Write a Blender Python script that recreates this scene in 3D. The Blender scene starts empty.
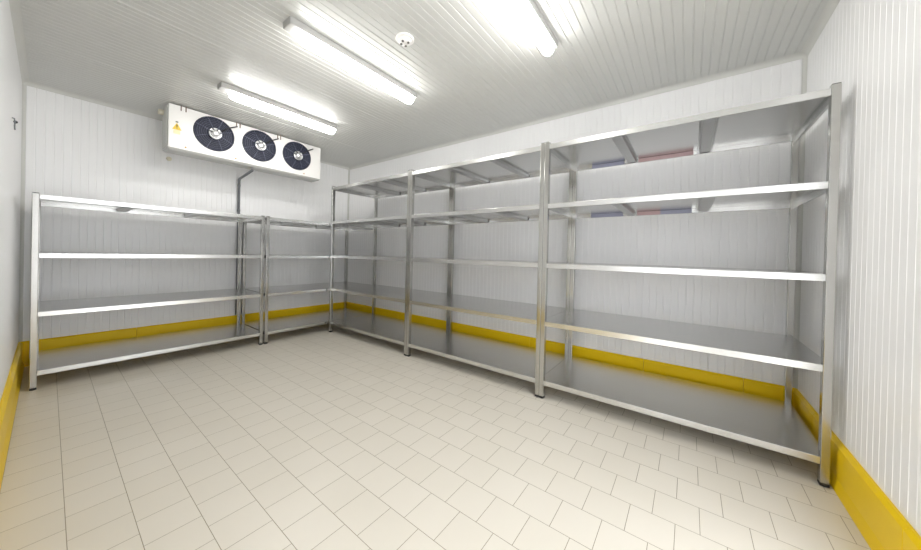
import bpy, bmesh, math
from mathutils import Vector, Matrix
S = 1.19                      # survey units -> metres (floor tiles come out at 20 cm)
PI = math.pi
C = bpy.context.scene.collection

# ------------------------------------------------------------------ room data
W, L, H = 3.264, 5.350, 2.580       # left wall x=-W, near wall y=-L, ceiling z=H
YA = 0.115                          # back wall plane
XB = .045                           # right wall plane
# ------------------------------------------------------------------ helpers
class MB:
    def __init__(s): s.bm = bmesh.new()
    def box(s, x0, x1, y0, y1, z0, z1):
        v = [s.bm.verts.new((x, y, z)) for z in (z0, z1) for x, y in ((x0, y0), (x1, y0), (x1, y1), (x0, y1))]
        for f in ((3, 2, 1, 0), (4, 5, 6, 7), (0, 1, 5, 4), (1, 2, 6, 5), (2, 3, 7, 6), (3, 0, 4, 7)):
            s.bm.faces.new([v[i] for i in f])
        return s
    def loft(s, rings, closed=True, cap=True, smooth=False):
        R = [[s.bm.verts.new(p) for p in r] for r in rings]
        n = len(R[0])
        for a, b in zip(R, R[1:]):
            for i in range(n if closed else n - 1):
                f = s.bm.faces.new((a[i], a[(i + 1) % n], b[(i + 1) % n], b[i])); f.smooth = smooth
        if cap:
            s.bm.faces.new(R[0][::-1]); s.bm.faces.new(R[-1])
        return s
    def tube(s, pts, r, n=12, smooth=True):
        pts = [Vector(p) for p in pts]; rings = []
        for i, p in enumerate(pts):
            d0 = (p - pts[i - 1]).normalized() if i else None
            d1 = (pts[i + 1] - p).normalized() if i < len(pts) - 1 else None
            d = ((d0 or d1) + (d1 or d0)).normalized()
            k = 1.0
            if d0 and d1: k = 1 / max(0.5, d.dot(d1))
            up = Vector((0, 0, 1)) if abs(d.z) < 0.8 else Vector((0, 1, 0))
            a = d.cross(up).normalized(); b = d.cross(a)
            rings.append([p + (a * math.cos(t) + b * math.sin(t)) * r * (1 if k == 1 else k ** .5)
                          for t in [2 * PI * j / n for j in range(n)]])
        return s.loft(rings, smooth=smooth)
    def disc_y(s, x, z, prof, n=40, smooth=True):
        """surface of revolution about the y axis; prof = [(radius, y)]"""
        rings = [[(x + r * math.cos(2 * PI * j / n), y, z + r * math.sin(2 * PI * j / n)) for j in range(n)] for r, y in prof]
        return s.loft(rings, smooth=smooth)
    def disc_z(s, x, y, prof, n=40, smooth=True):
        rings = [[(x + r * math.cos(2 * PI * j / n), y + r * math.sin(2 * PI * j / n), z) for j in range(n)] for r, z in prof]
        return s.loft(rings, smooth=smooth)
    def build(s, name, mat, parent=None, bevel=0, loc=(0, 0, 0)):
        bmesh.ops.recalc_face_normals(s.bm, faces=s.bm.faces)
        for v in s.bm.verts: v.co *= S
        me = bpy.data.meshes.new(name); s.bm.to_mesh(me); s.bm.free()
        me.materials.append(mat)
        o = bpy.data.objects.new(name, me); C.objects.link(o)
        o.location = Vector(loc) * S
        if parent: o.parent = parent
        if bevel:
            m = o.modifiers.new('bevel', 'BEVEL'); m.width = bevel * S; m.segments = 2; m.limit_method = 'ANGLE'
        return o

def thing(name, label, cat, loc=(0, 0, 0), rz=0, group=None):
    o = bpy.data.objects.new(name, None); C.objects.link(o)
    o.empty_display_size = .1
    o.location = Vector(loc) * S; o.rotation_euler = (0, 0, rz)
    tag(o, label, cat, group); return o
def tag(o, label, cat, group=None):
    o['label'] = label; o['category'] = cat
    if group: o['group'] = group
    return o
def struct(o): o['kind'] = 'structure'; return o
def copy_tree(o, parent=None):
    c = o.copy(); C.objects.link(c); c.parent = parent
    for ch in list(o.children): copy_tree(ch, c)
    return c

# ------------------------------------------------------------------ materials
def mat(name, col, rough=.5, metal=0, spec=.5, coat=0):
    m = bpy.data.materials.new(name); m.use_nodes = True
    b = m.node_tree.nodes['Principled BSDF']
    b.inputs['Base Color'].default_value = (*col, 1); b.inputs['Roughness'].default_value = rough
    b.inputs['Metallic'].default_value = metal; b.inputs['Specular IOR Level'].default_value = spec
    b.inputs['Coat Weight'].default_value = coat
    m.diffuse_color = (*col, 1)
    return m
def nodes(m): return m.node_tree.nodes, m.node_tree.links, m.node_tree.nodes['Principled BSDF']

def add_noise(m, scale, amt, rough_amt=0, stretch=(1, 1, 1)):
    """large soft variation of colour and gloss: wear and dirt"""
    N, K, b = nodes(m)
    tc = N.new('ShaderNodeTexCoord'); mp = N.new('ShaderNodeMapping'); mp.inputs['Scale'].default_value = stretch
    nz = N.new('ShaderNodeTexNoise'); nz.inputs['Scale'].default_value = scale; nz.inputs['Detail'].default_value = 5
    K.new(tc.outputs['Object'], mp.inputs['Vector']); K.new(mp.outputs['Vector'], nz.inputs['Vector'])
    col = b.inputs['Base Color'].default_value[:3]
    mr = N.new('ShaderNodeMapRange'); mr.inputs['From Min'].default_value = .2; mr.inputs['From Max'].default_value = .8
    mr.inputs['To Min'].default_value = 1 - amt; mr.inputs['To Max'].default_value = 1 + amt
    K.new(nz.outputs['Fac'], mr.inputs['Value'])
    mx = N.new('ShaderNodeVectorMath'); mx.operation = 'SCALE'; mx.inputs[0].default_value = col
    K.new(mr.outputs['Result'], mx.inputs['Scale']); K.new(mx.outputs['Vector'], b.inputs['Base Color'])
    if rough_amt:
        r0 = b.inputs['Roughness'].default_value
        r = N.new('ShaderNodeMapRange'); r.inputs['From Min'].default_value = .3; r.inputs['From Max'].default_value = .7
        r.inputs['To Min'].default_value = r0 - rough_amt; r.inputs['To Max'].default_value = r0 + rough_amt
        K.new(nz.outputs['Fac'], r.inputs['Value']); K.new(r.outputs['Result'], b.inputs['Roughness'])
    return m

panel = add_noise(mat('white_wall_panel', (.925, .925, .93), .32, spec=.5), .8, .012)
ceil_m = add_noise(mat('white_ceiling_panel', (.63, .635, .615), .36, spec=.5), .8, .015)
trim_m = mat('pale_trim', (.66, .66, .63), .4)
yellow = add_noise(mat('yellow_kerb', (.88, .60, .006), .38, spec=.25), 3, .04)
steel = add_noise(mat('brushed_steel', (.50, .495, .475), .20, 1), 30, .03, 0, (1, 1, .04))
plate = add_noise(mat('steel_shelf', (.68, .68, .67), .27, 1), 2, .02, 0, (.4, 3, 1))
rib_m = mat('steel_stiffener', (.46, .46, .455), .32, 1)
black = mat('black_plastic', (.012, .012, .014), .45)
capm = mat('dark_cap', (.10, .10, .095), .5)
white = mat('white_enamel', (.86, .85, .83), .35)
grey_e = mat('grey_enamel', (.55, .55, .53), .4)
housing_m = mat('lamp_housing_grey', (.42, .42, .41), .5)
navy = mat('navy_fan_plastic', (.12, .14, .27), .3)
navy_d = mat('dark_fan_well', (.015, .018, .04), .6)
wire = mat('fan_guard_wire', (.20, .22, .30), .35, .6)
silver = mat('silver_motor', (.9, .9, .9), .38, 1)
pipe_m = mat('grey_pvc_pipe', (.19, .20, .215), .45)
brass = mat('cream_plug', (.80, .76, .62), .5)
sign_y = mat('sign_yellow', (.85, .60, .06), .5)
sign_w = mat('label_cream', (.86, .80, .50), .6)
rust = mat('brown_bracket', (.22, .15, .12), .5)
orange = mat('orange_screw', (.55, .33, .10), .4)
strip_b = mat('blue_strip', (.38, .39, .52), .4)
strip_r = mat('red_strip', (.58, .40, .41), .4)
strip_w = mat('white_strip', (.70, .68, .64), .4)
emis = bpy.data.materials.new('lamp_diffuser'); emis.use_nodes = True
_b = emis.node_tree.nodes['Principled BSDF']
_b.inputs['Base Color'].default_value = (.9, .9, .88, 1)
_b.inputs['Emission Color'].default_value = (1, .985, .955, 1); _b.inputs['Emission Strength'].default_value = 21

# floor: square tiles laid in courses along y, each course shifted by half a tile
floor_m = mat('cream_floor_tile', (.70, .655, .56), .34, spec=.45)
N, K, b = nodes(floor_m)
tc = N.new('ShaderNodeTexCoord'); sx = N.new('ShaderNodeSeparateXYZ'); cx = N.new('ShaderNodeCombineXYZ')
K.new(tc.outputs['Object'], sx.inputs['Vector'])
TW, TH = .1663 * S, .1706 * S
ax = N.new('ShaderNodeMath'); ax.operation = 'ADD'; ax.inputs[1].default_value = (3.868 + .1663 * 20.5) * S
ay = N.new('ShaderNodeMath'); ay.operation = 'ADD'; ay.inputs[1].default_value = (2.036 + .1706 * 20) * S
K.new(sx.outputs['Y'], ax.inputs[0]); K.new(sx.outputs['X'], ay.inputs[0])
K.new(ax.outputs[0], cx.inputs['X']); K.new(ay.outputs[0], cx.inputs['Y'])
br = N.new('ShaderNodeTexBrick')
br.offset = .5; br.offset_frequency = 2; br.squash = 1
br.inputs['Color1'].default_value = (.0, .0, .0, 1); br.inputs['Color2'].default_value = (1, 1, 1, 1)
br.inputs['Scale'].default_value = 1; br.inputs['Brick Width'].default_value = TW; br.inputs['Row Height'].default_value = TH
br.inputs['Mortar Size'].default_value = .0016; br.inputs['Mortar Smooth'].default_value = .25; br.inputs['Bias'].default_value = 0
K.new(cx.outputs['Vector'], br.inputs['Vector'])
nz = N.new('ShaderNodeTexNoise'); nz.inputs['Scale'].default_value = 2.2; nz.inputs['Detail'].default_value = 6
K.new(tc.outputs['Object'], nz.inputs['Vector'])
tm = N.new('ShaderNodeMix'); tm.data_type = 'RGBA'
tm.inputs['A'].default_value = (.64, .60, .52, 1); tm.inputs['B'].default_value = (.68, .64, .565, 1)
hs = N.new('ShaderNodeMath'); hs.operation = 'MULTIPLY_ADD'; hs.inputs[1].default_value = .45
K.new(br.outputs['Color'], hs.inputs[0]); K.new(nz.outputs['Fac'], hs.inputs[2])
sb = N.new('ShaderNodeMath'); sb.operation = 'SUBTRACT'; sb.inputs[1].default_value = .2; sb.use_clamp = True
K.new(hs.outputs[0], sb.inputs[0]); K.new(sb.outputs[0], tm.inputs['Factor'])
gm = N.new('ShaderNodeMix'); gm.data_type = 'RGBA'; gm.inputs['B'].default_value = (.27, .235, .165, 1)
K.new(tm.outputs['Result'], gm.inputs['A']); K.new(br.outputs['Fac'], gm.inputs['Factor'])
K.new(gm.outputs['Result'], b.inputs['Base Color'])
bp = N.new('ShaderNodeBump'); bp.inputs['Strength'].default_value = .5; bp.inputs['Distance'].default_value = .002; bp.invert = True
K.new(br.outputs['Fac'], bp.inputs['Height']); K.new(bp.outputs['Normal'], b.inputs['Normal'])

# ------------------------------------------------------------------ room shell
PITCH = .052
def ribbed(p0, p1, span, depth, seams=()):
    """profile of a micro-ribbed panel face between p0 and p1: list of (t, recess)"""
    pts = [(p0, 0)]; t = p0 + .02
    while t < p1 - .02:
        pts += [(t - .005, 0), (t - .0025, -depth), (t + .0025, -depth), (t + .005, 0)]
        t += PITCH
    pts.append((p1, 0)); return pts
def wall(name, axis, plane, sgn, a0, a1, z0, z1, depth=.0012, m=None, thick=.12):
    """axis: direction the wall runs along (0=x, 1=y); sgn: +1 when the room lies on the + side of the plane"""
    pr = ribbed(a0, a1, None, depth)
    mk = lambda t, d, z: (t, plane + sgn * d, z) if axis == 0 else (plane + sgn * d, t, z)
    ring = lambda z: [mk(t, d, z) for t, d in pr] + [mk(a1, -thick, z), mk(a0, -thick, z)]
    return struct(MB().loft([ring(z0), ring(z1)]).build(name, m or panel))
wall('wall_back', 0, YA, -1, -W, XB, 0, H, .0024)
wall('wall_right', 1, XB, -1, -L, YA, 0, H, .0024)
DY0, DY1, DZ = -4.62, -4.27, 2.0        # opening added in the left wall, out of view, to let in fill light
FX0, FX1, FZ = -2.95, -1.55, 2.2               # second unseen opening, added behind the camera to brighten the shelf interiors
wall('wall_front', 0, -L, 1, FX1, XB, 0, H); wall('wall_front_jamb', 0, -L, 1, -W, FX0, 0, H)
wall('wall_front_header', 0, -L, 1, FX0, FX1, FZ, H)
wall('wall_left', 1, -W, 1, DY1, YA, 0, H)
wall('wall_left_header', 1, -W, 1, DY0, DY1, DZ, H); wall('wall_left_jamb', 1, -W, 1, -L, DY0, 0, H)
pr = []
t = -L + .015
pr.append((-L - .12, 0))
seams = [-.90, -1.94, -2.98, -4.02, -5.06]
while t < YA - .02:
    pr += [(t - .0055, 0), (t - .0025, .0034), (t + .0025, .0034), (t + .0055, 0)]; t += PITCH
pr.append((YA + .12, 0))
ring = lambda x: [(x, y, H + d) for y, d in pr] + [(x, YA + .12, H + .12), (x, -L - .12, H + .12)]
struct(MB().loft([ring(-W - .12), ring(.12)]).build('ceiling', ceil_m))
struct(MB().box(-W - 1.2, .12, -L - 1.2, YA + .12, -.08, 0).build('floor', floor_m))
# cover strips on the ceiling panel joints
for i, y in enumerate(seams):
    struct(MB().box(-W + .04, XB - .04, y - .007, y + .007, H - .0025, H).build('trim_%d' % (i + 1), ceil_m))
# concave cove trim round the ceiling and up the corners
def cove(name, a, b, n1, n2, r=.036, mit=1):
    """quarter round hollow between two faces; a,b ends on the corner line, n1,n2 the inward normals"""
    a, b, n1, n2 = map(Vector, (a, b, n1, n2)); d = (b - a).normalized()
    prof = [(0, 0), (r, 0)] + [(r - r * math.sin(t), r - r * math.cos(t)) for t in [PI / 2 * k / 8 for k in range(1, 8)]] + [(0, r)]
    rg = lambda e, sg: [e + n1 * u + n2 * v + d * sg * (max(u, 0) if mit else 0) for u, v in prof]
    return struct(MB().loft([rg(a, 1), rg(b, -1)], smooth=False).build(name, trim_m))
X, Y, Z = Vector((1, 0, 0)), Vector((0, 1, 0)), Vector((0, 0, 1))
cove('trim_6', (-W, YA, H), (XB, YA, H), -Y, -Z)
cove('trim_7', (XB, -L, H), (XB, YA, H), -X, -Z)
cove('trim_8', (-W, -L, H), (XB, -L, H), Y, -Z)
cove('trim_9', (-W, -L, H), (-W, YA, H), X, -Z)
KT = .227
for i, (x, y, n1, n2) in enumerate(((-W, YA, X, -Y), (XB, YA, -X, -Y), (XB, -L, -X, Y), (-W, -L, X, Y))):
    cove('trim_%d' % (10 + i), (x, y, KT), (x, y, H - .036), n1, n2, .022, 0)
# yellow kerb
KP = [(0, KT), (.010, KT), (.023, .212), (.023, .058), (.034, .010), (.034, 0), (0, 0)]
def kerb(name, axis, plane, sgn, a0, a1, joints):
    m = MB(); mk = lambda t, d, z: (t, plane + sgn * d, z) if axis == 0 else (plane + sgn * d, t, z)
    cuts = [a0] + sorted(joints) + [a1]
    for k in range(len(cuts) - 1):
        s0, s1 = cuts[k], cuts[k + 1]
        e0 = (lambda d: s0 + d) if k == 0 else (lambda d: s0 + .001)
        e1 = (lambda d: s1 - d) if k == len(cuts) - 2 else (lambda d: s1 - .001)
        m.loft([[mk(e0(d), d, z) for d, z in KP], [mk(e1(d), d, z) for d, z in KP]])
    return struct(m.build(name, yellow, bevel=.0015))
kerb('baseboard_back', 0, YA, -1, -W, XB, [-2.526, -1.5, -.5])
kerb('baseboard_right', 1, XB, -1, -L, YA, [-5.07, -4.42, -3.35, -2.3, -1.25])
kerb('baseboard_front', 0, -L, 1, FX1, XB, [-.40, -1.36])
kerb('baseboard_left', 1, -W, 1, DY1, YA, [-.9, -1.95])

# ------------------------------------------------------------------ shelving
LIP = .036
PW, PD = .034, .040
def shelf_mesh(Lu, D, z, notch):
    """tray shelf: plate with corners cut out round the posts, turned-down edges and return flanges"""
    m = MB(); t = .002; g = .0008
    nf0, nf1, nb0, nb1 = notch
    def c(on): return (PW + g) if on else 0.0006
    out = []
    dp = PD + g
    if nf0: out += [(0.0006, dp), (c(1), dp), (c(1), 0)]
    else: out += [(0.0006, 0)]
    if nf1 is True: out += [(Lu - c(1), 0), (Lu - c(1), dp), (Lu - .0006, dp)]
    else: out += [(Lu - .0006, 0)]
    if nb1: out += [(Lu - .0006, D - dp), (Lu - c(1), D - dp), (Lu - c(1), D)]
    else: out += [(Lu - .0006, D)]
    if nb0: out += [(c(1), D), (c(1), D - dp), (.0006, D - dp)]
    else: out += [(.0006, D)]
    m.loft([[(x, y, z - t) for x, y in out], [(x, y, z) for x, y in out]])
    f1 = Lu - c(nf1 is True) if not isinstance(nf1, float) else nf1
    m.box(c(nf0), f1, 0, t, z - LIP, z - t); m.box(c(nf0), f1, t, .014, z - LIP, z - LIP + t)
    m.box(c(nb0), Lu - c(nb1), D - t, D, z - LIP, z - t); m.box(c(nb0), Lu - c(nb1), D - .014, D - t, z - LIP, z - LIP + t)
    m.box(.0006, .0006 + t, dp, D - dp, z - LIP, z - t); m.box(.0026, .014, dp, D - dp, z - LIP, z - LIP + t)
    m.box(Lu - .0006 - t, Lu - .0006, dp, D - dp, z - LIP, z - t); m.box(Lu - .014, Lu - .0026, dp, D - dp, z - LIP, z - LIP + t)
    return m
def stiffener_mesh(u, D, z):
    m = MB(); h = .026; z1 = z - .002; hw = .036
    pr = [(-hw - .012, z1), (-hw - .012, z1 - .002), (-hw, z1 - .002), (-hw + .006, z1 - h), (hw - .006, z1 - h), (hw, z1 - .002), (hw + .012, z1 - .002), (hw + .012, z1)]
    m.loft([[(u + a, .004, b) for a, b in pr], [(u + a, D - .02, b) for a, b in pr]])
    return m
def make_bay(label, loc, rz, Lu, D, hp, levels, posts='abcd', group=None, fr_end=None):
    """posts: a front start, b front end, c back start, d back end"""
    t = thing('shelving_unit', label, 'shelving', loc, rz, group)
    P = {'a': (0, 0), 'b': (Lu - PW, 0), 'c': (0, D - PD), 'd': (Lu - PW, D - PD)}
    for k in posts:
        u, v = P[k]
        po = MB().box(u, u + PW, v, v + PD, .019, hp - .002).build('post', steel, t, bevel=.003)
        MB().box(u + .002, u + PW - .002, v + .002, v + PD - .002, hp - .002, hp + .0015).build('end_cap', capm, po)
        MB().box(u + .0005, u + PW - .0005, v + .0005, v + PD - .0005, .004, .019).disc_z(u + PW / 2, v + PD / 2, [(.015, 0), (.015, .006)], 20).build('foot', black, po)
    for z in levels:
        sh = shelf_mesh(Lu, D, z, (True, True if 'b' in posts else (fr_end or False), 'c' in posts, 'd' in posts)).build('shelf', plate, t, bevel=.0006)
        for f in (1 / 3, 2 / 3):
            stiffener_mesh(Lu * f, D, z).build('stiffener', rib_m, sh)
    return t
RZ = [.1464, .6062, 1.0584, 1.5198, 1.9803]
LZ = [.145, .596, 1.045, 1.494]
ys = [-.7737, -2.3018, -3.7996, -5.3045]; ye = [-2.3010, -3.7988, -5.3025]
XF, DR = -.802, .756
G = 'steel shelving along the right wall'
b0 = make_bay('tall five-tier steel shelving unit farthest along right wall, in the room corner', (XF, ys[0], 0), -PI / 2, ys[0] - ye[0], DR, 2.0, RZ, group=G)
b1 = make_bay('tall five-tier steel shelving unit in the middle of the right wall row', (XF, ys[1], 0), -PI / 2, ys[1] - ye[1], DR, 2.0, RZ, group=G)
b2 = make_bay('nearest tall five-tier steel shelving unit at right, coloured strips under its upper shelves', (XF, ys[2], 0), -PI / 2, ys[2] - ye[2], DR, 2.0, RZ, group=G)
G2 = 'lower steel shelving along the back wall'
YF, DL = -.7513, .752
a0 = make_bay('long low four-tier steel shelving unit under the fan cooler by the left wall', (-3.188, YF, 0), 0, 3.188 - 1.603, DL, 1.503, LZ, group=G2)
a1 = make_bay('shorter four-tier steel shelving unit reaching into the far corner behind the tall row', (-1.586, YF, 0), 0, 1.586 - .05, DL, 1.503, LZ, posts='acd', fr_end=1.586 - .806, group=G2)
for z in LZ[:3]:
    for u in (-.0165,):
        m = MB(); m.tube([(u, .02, z - .018), (0, .02, z - .018)], .009, 10); m.build('bolt', black, a1)
for z in (LZ[0], LZ[1]):
    m = MB(); m.tube([(1.586 - .83, -.003, z - .018), (1.586 - .83, .0, z - .018)], .011, 10); m.build('bolt', black, a1)
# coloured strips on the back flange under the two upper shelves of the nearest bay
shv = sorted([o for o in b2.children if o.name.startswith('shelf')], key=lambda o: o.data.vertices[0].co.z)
def add_strip(o, z, u0, u1, m, lab):
    f = MB().box(u0, u1, DR - .016, DR - .0145, z - LIP + .001, z - .004).build('flange_strip', m, o); f['label'] = lab
add_strip(shv[4], RZ[4], .17, .44, strip_b, 'blue strip'); add_strip(shv[4], RZ[4], .55, .93, strip_r, 'red strip')
add_strip(shv[3], RZ[3], .17, .44, strip_b, 'blue strip'); add_strip(shv[3], RZ[3], .55, .72, strip_r, 'red strip'); add_strip(shv[3], RZ[3], .72, .93, strip_b, 'blue strip')

# ------------------------------------------------------------------ fan cooler under the ceiling
EX0, EX1, EY, EB, EZ0, EZ1 = -2.402, -.824, -.508, -.286, 2.124, 2.560
ev = thing('evaporator_unit', 'white evaporator cooler with three navy fans hung under the ceiling', 'cooler', ((EX0 + EX1) / 2, EY, EZ0))
ox, oy, oz = (EX0 + EX1) / 2, EY, EZ0
lx = lambda x: x - ox
w2 = (EX1 - EX0) / 2; hh = EZ1 - EZ0; dd = EB - EY
fans = [(-2.030, 2.367), (-1.588, 2.367), (-1.144, 2.365)]; FR = .171
m = MB(); bm = m.bm
# front sheet with three round openings
cells = [(-w2, lx(-1.809)), (lx(-1.809), lx(-1.366)), (lx(-1.366), w2)]
n = 48
for (c0, c1), (fx, fz) in zip(cells, fans):
    fx -= ox; fz -= oz
    inner = []; outer = []; deep = []
    for j in range(n):
        a = 2 * PI * (j + .5) / n; ca, sa = math.cos(a), math.sin(a)
        inner.append(bm.verts.new((fx + FR * ca, 0, fz + FR * sa))); deep.append(bm.verts.new((fx + FR * ca, .10, fz + FR * sa)))
        tx = ((c1 - fx) / ca if ca > 0 else (c0 - fx) / ca) if abs(ca) > 1e-6 else 1e9
        tz = ((hh - fz) / sa if sa > 0 else -fz / sa) if abs(sa) > 1e-6 else 1e9
        q = min(tx, tz); outer.append(bm.verts.new((fx + q * ca, 0, fz + q * sa)))
    for j in range(n):
        k = (j + 1) % n
        bm.faces.new((outer[j], outer[k], inner[k], inner[j])); bm.faces.new((inner[j], inner[k], deep[k], deep[j]))
        o1, o2 = outer[j].co, outer[k].co
        if abs(o1.x - o2.x) > 1e-6 and abs(o1.z - o2.z) > 1e-6:      # corner of the cell
            cxn = c0 if min(o1.x, o2.x) < fx else c1; czn = 0 if min(o1.z, o2.z) < fz - .1 else hh
            bm.faces.new((outer[j], bm.verts.new((cxn, 0, czn)), outer[k]))
m.box(-w2, w2, .11, dd, .0, hh)
m.box(-w2, w2, 0.0005, .11, hh - .003, hh); m.box(-w2, w2, .0005, .11, 0, .003)
m.box(-w2, -w2 + .003, .0005, .11, 0.003, hh - .003); m.box(w2 - .003, w2, .0005, .11, .003, hh - .003)
m.build('casing', white, ev)
tr = MB().loft([[(-w2 - .006, -.004, 0), (w2 + .006, -.004, 0), (w2 + .006, dd + .01, 0), (-w2 - .006, dd + .01, 0)],
                [(-w2 + .01, .02, -.022), (w2 - .01, .02, -.022), (w2 - .01, dd - .02, -.022), (-w2 + .01, dd - .02, -.022)]]).build('drip_tray', grey_e, ev)
MB().box(-w2 - .012, -w2, .03, dd, .01, hh - .02).build('side_panel', grey_e, ev, bevel=.002)
MB().box(w2, w2 + .012, .03, dd, .01, hh - .02).build('side_panel', grey_e, ev, bevel=.002)
for i, (fx, fz) in enumerate(fans):
    fx -= ox; fz -= oz
    f = MB().disc_y(fx, fz, [(FR + .012, -.0005), (FR + .012, -.006), (FR + .002, -.010), (FR - .006, -.006), (FR - .006, .095), (.01, .098)], 56).build('fan', navy_d, ev)
    bl = MB()
    for k in range(7):
        a0_ = 2 * PI * k / 7 + i * .3; R0, R1 = .05, FR - .016
        rows = []
        for s_ in range(7):
            r = R0 + (R1 - R0) * s_ / 6; a_ = a0_ + .25 * s_ / 6; wd = .25 + .06 * s_ / 6
            rows.append([(fx + r * math.cos(a_ - wd), .050, fz + r * math.sin(a_ - wd)), (fx + r * math.cos(a_ + wd), .022, fz + r * math.sin(a_ + wd)),
                         (fx + r * math.cos(a_ + wd), .024, fz + r * math.sin(a_ + wd)), (fx + r * math.cos(a_ - wd), .052, fz + r * math.sin(a_ - wd))])
        bl.loft(rows, smooth=False)
    bl.build('fan_blades', navy, f)
    gd = MB()
    dome = lambda r: -.010 - .022 * (1 - (r / FR) ** 2)
    for q in range(7):
        r = .062 + (FR - .059) * q / 6
        gd.loft([[(fx + (r + .0009 * math.cos(b_)) * math.cos(2 * PI * j / 48), dome(r) + .0009 * math.sin(b_), fz + (r + .0009 * math.cos(b_)) * math.sin(2 * PI * j / 48))
                  for b_ in (0, PI / 2, PI, 3 * PI / 2)] for j in range(49)], cap=False)
    for k in range(8):
        a_ = 2 * PI * k / 8 + .39
        gd.tube([(fx + r * math.cos(a_), dome(r) - .002, fz + r * math.sin(a_)) for r in (.05, .08, .12, FR, FR + .008)], .0018, 6)
    gd.build('fan_guard', wire, f)
    MB().disc_y(fx, fz, [(.058, -.020), (.058, -.036), (.050, -.040), (.049, -.034), (.010, -.034)], 32).build('hub_ring', silver, f)
    MB().disc_y(fx, fz, [(.034, -.034), (.034, -.052), (.024, -.062), (.004, -.065)], 28).build('motor', silver, f)
    for a_ in (1.2, 2.1, 2.9, .35):
        MB().tube([(fx + .03 * math.cos(a_), -.05, fz + .03 * math.sin(a_)), (fx + .056 * math.cos(a_), -.040, fz + .056 * math.sin(a_))], .005, 6).build('motor_clip', navy_d, f)
    MB().tube([(fx + .05, -.042, fz + .035), (fx + .10, -.046, fz + .085), (fx + .15, -.040, fz + .115), (fx + .205, -.012, fz + .150)], .0065, 8).build('cable', black, f)
# warning sign and label
sgx, sgz = -2.340 - ox, 2.350 - oz
tri = MB().loft([[(sgx - .036, y, sgz - .04), (sgx + .036, y, sgz - .04), (sgx, y, sgz + .032)] for y in (-.0008, -.0022)]).build('warning_sign', sign_y, ev, bevel=.0)
tri['label'] = 'yellow warning triangle'
mk_ = MB().loft([[(sgx - .005, y, sgz + .012), (sgx + .005, y, sgz + .012), (sgx + .002, y, sgz - .014), (sgx - .002, y, sgz - .014)] for y in (-.0024, -.003)])
mk_.box(sgx - .003, sgx + .003, -.003, -.0024, sgz - .026, sgz - .019); mk_.build('exclamation_mark', black, tri)
MB().box(sgx - .010, sgx + .010, -.0022, -.0008, sgz + .034, sgz + .046).build('sign_tab', capm, tri)
lb = MB().box(sgx - .026, sgx + .026, -.0018, -.0008, sgz - .082, sgz - .045).build('info_label', sign_w, ev); lb['label'] = 'pale yellow label'
for x in (-2.31, -2.272, -1.83, -1.795, -1.39, -1.355):
    MB().box(lx(x) - .004, lx(x) + .004, -.006, .0, hh - .045, hh + .008).build('hanging_bracket', rust, ev)
for x in (-2.27, -1.83, -1.05):
    MB().disc_y(lx(x), .028, [(.008, -.0003), (.008, -.004), (.003, -.005)], 12).build('screw', orange, ev)
MB().tube([(-w2 - .012, .17, hh - .06), (-w2 - .05, .17, hh - .06)], .026, 16).build('pipe_cap', brass, ev)
# suspension rods that carry the cooler from the ceiling
for x in (-w2 + .1, w2 - .1):
    MB().box(x - .02, x + .02, .05, .15, hh, H - oz).build('ceiling_mount', grey_e, ev)

# drain pipe
dp = MB().tube([(0, 0, .029), (0, 0, .0), (.02, .465, -.035), (.02, .492, -.05), (.02, .492, -1.83)], .0145, 12).build('drain_pipe', pipe_m, None, loc=(-1.632, -.42, 2.072))
tag(dp, 'dark grey drain pipe running from under the fan cooler down the back wall', 'pipe')
for z in (-.12, -.45):
    MB().disc_z(.02, .492, [(.0185, z - .012), (.0185, z + .012)], 16).build('pipe_collar', pipe_m, dp)
# small wall plug below the cooler's left end
pg = MB().disc_y(0, 0, [(.024, 0), (.024, -.012), (.015, -.022), (.005, -.024)], 20).build('wall_plug', brass, None, loc=(-2.290, YA, 2.130))
tag(pg, 'small round cream plug on the back wall below the left end of the cooler', 'plug')
# hook on the left wall
hk = MB().tube([(0, 0, .03), (.010, 0, .028), (.012, 0, .01), (.011, .004, -.02), (.012, .010, -.045)], .0035, 8).build('wall_hook', pipe_m, None, loc=(-W, -1.10, 1.918))
tag(hk, 'small dark hook with a hanging tail, high on the left wall', 'hook')
MB().disc_z(.014, .022, [(.003, .002), (.009, .007), (.009, .016), (.003, .020)], 12).build('knob', black, hk)
MB().tube([(.011, 0, .012), (.014, .022, .011)], .003, 8).build('stem', black, hk)

# ------------------------------------------------------------------ lamps
def lamp(y, xc, label):
    hl = .518
    t = thing('ceiling_lamp', label, 'lamp', (xc, y, H), 0, 'ceiling lamps')
    MB().box(-hl - .07, hl + .012, -.050, .050, -.048, 0).build('housing', housing_m, t, bevel=.006)
    sec = [(.042 * math.cos(a), -.049 - .062 * abs(math.sin(a)) ** .8) for a in [PI * k / 14 for k in range(15)]]
    rings = []
    for x, s_ in ((-hl, .25), (-hl + .008, .62), (-hl + .022, .88), (-hl + .045, 1), (hl - .045, 1), (hl - .022, .88), (hl - .008, .62), (hl, .25)):
        rings.append([(x, a * s_, -.049 + (b_ + .049) * s_) for a, b_ in sec])
    MB().loft(rings, smooth=True).build('diffuser', emis, t)
    return t
lamp(-1.353, -1.634, 'farthest tube lamp on the ceiling, just above the fan cooler')
lamp(-2.645, -1.637, 'middle tube lamp on the ceiling, between the fan cooler and the round detector')
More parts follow.
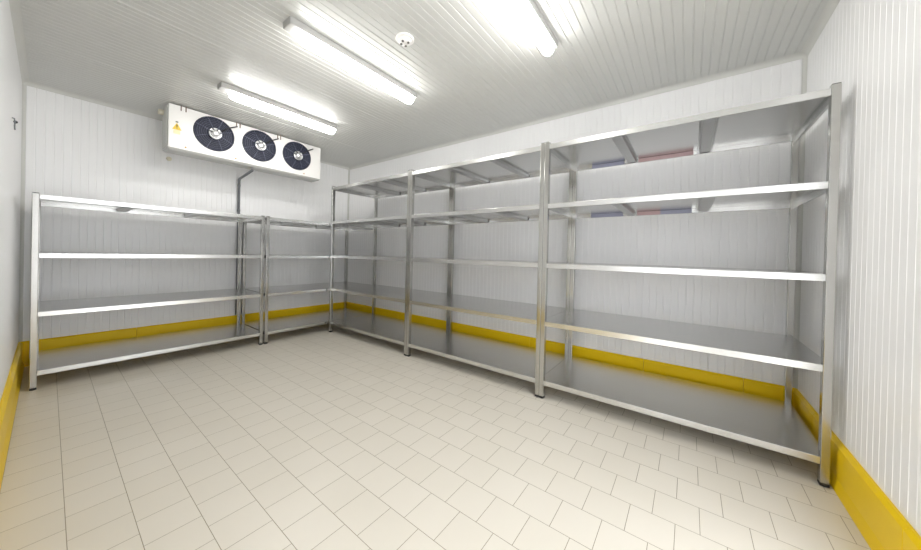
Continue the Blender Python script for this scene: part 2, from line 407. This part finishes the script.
lamp(-3.925, -1.585, 'nearest tube lamp on the ceiling, cut off by the top of the photo')

# detector
sd = thing('smoke_detector', 'small round white detector on the ribbed ceiling', 'detector', (-1.668, -3.13, H))
MB().disc_z(0, 0, [(.062, 0), (.062, -.010), (.056, -.014)], 36).build('base', white, sd)
MB().disc_z(0, 0, [(.045, -.014), (.045, -.022), (.036, -.032), (.014, -.036)], 36).build('dome', white, sd)
for a_ in (.6, 2.0, 3.4, 5.0):
    MB().disc_z(.026 * math.cos(a_), .026 * math.sin(a_), [(.008, -.030), (.008, -.0385)], 12).build('vent_slot', capm, sd)

# ------------------------------------------------------------------ world, camera, colour
w = bpy.data.worlds.new('world'); bpy.context.scene.world = w; w.use_nodes = True
w.node_tree.nodes['Background'].inputs['Color'].default_value = (.95, .97, 1, 1); w.node_tree.nodes['Background'].inputs['Strength'].default_value = 3.7
cam = bpy.data.cameras.new('camera'); co = bpy.data.objects.new('camera', cam); C.objects.link(co)
yaw, pit, rol, f, py = .6402, -.0057, .0237, 307.25, 255.62
fw = Vector((math.cos(yaw) * math.cos(pit), math.sin(yaw) * math.cos(pit), math.sin(pit)))
rt = fw.cross(Vector((0, 0, 1))).normalized(); up = rt.cross(fw)
r2 = rt * math.cos(rol) + up * math.sin(rol); u2 = -rt * math.sin(rol) + up * math.cos(rol)
M = Matrix((( r2.x, u2.x, -fw.x, -3.1118 * S), (r2.y, u2.y, -fw.y, -4.7226 * S), (r2.z, u2.z, -fw.z, 1.1155 * S), (0, 0, 0, 1)))
co.matrix_world = M
cam.sensor_fit = 'HORIZONTAL'; cam.sensor_width = 36; cam.lens = f * 36 / 921
cam.shift_x = 0; cam.shift_y = -(275 - py) / 921; cam.clip_start = .02; cam.clip_end = 50
sc = bpy.context.scene; sc.camera = co
sc.view_settings.view_transform = 'Standard'; sc.view_settings.look = 'None'; sc.view_settings.gamma = 1
sc.view_settings.use_curve_mapping = False; sc.view_settings.exposure = .45
sc.cycles.max_bounces = 12; sc.cycles.diffuse_bounces = 8; sc.cycles.glossy_bounces = 6
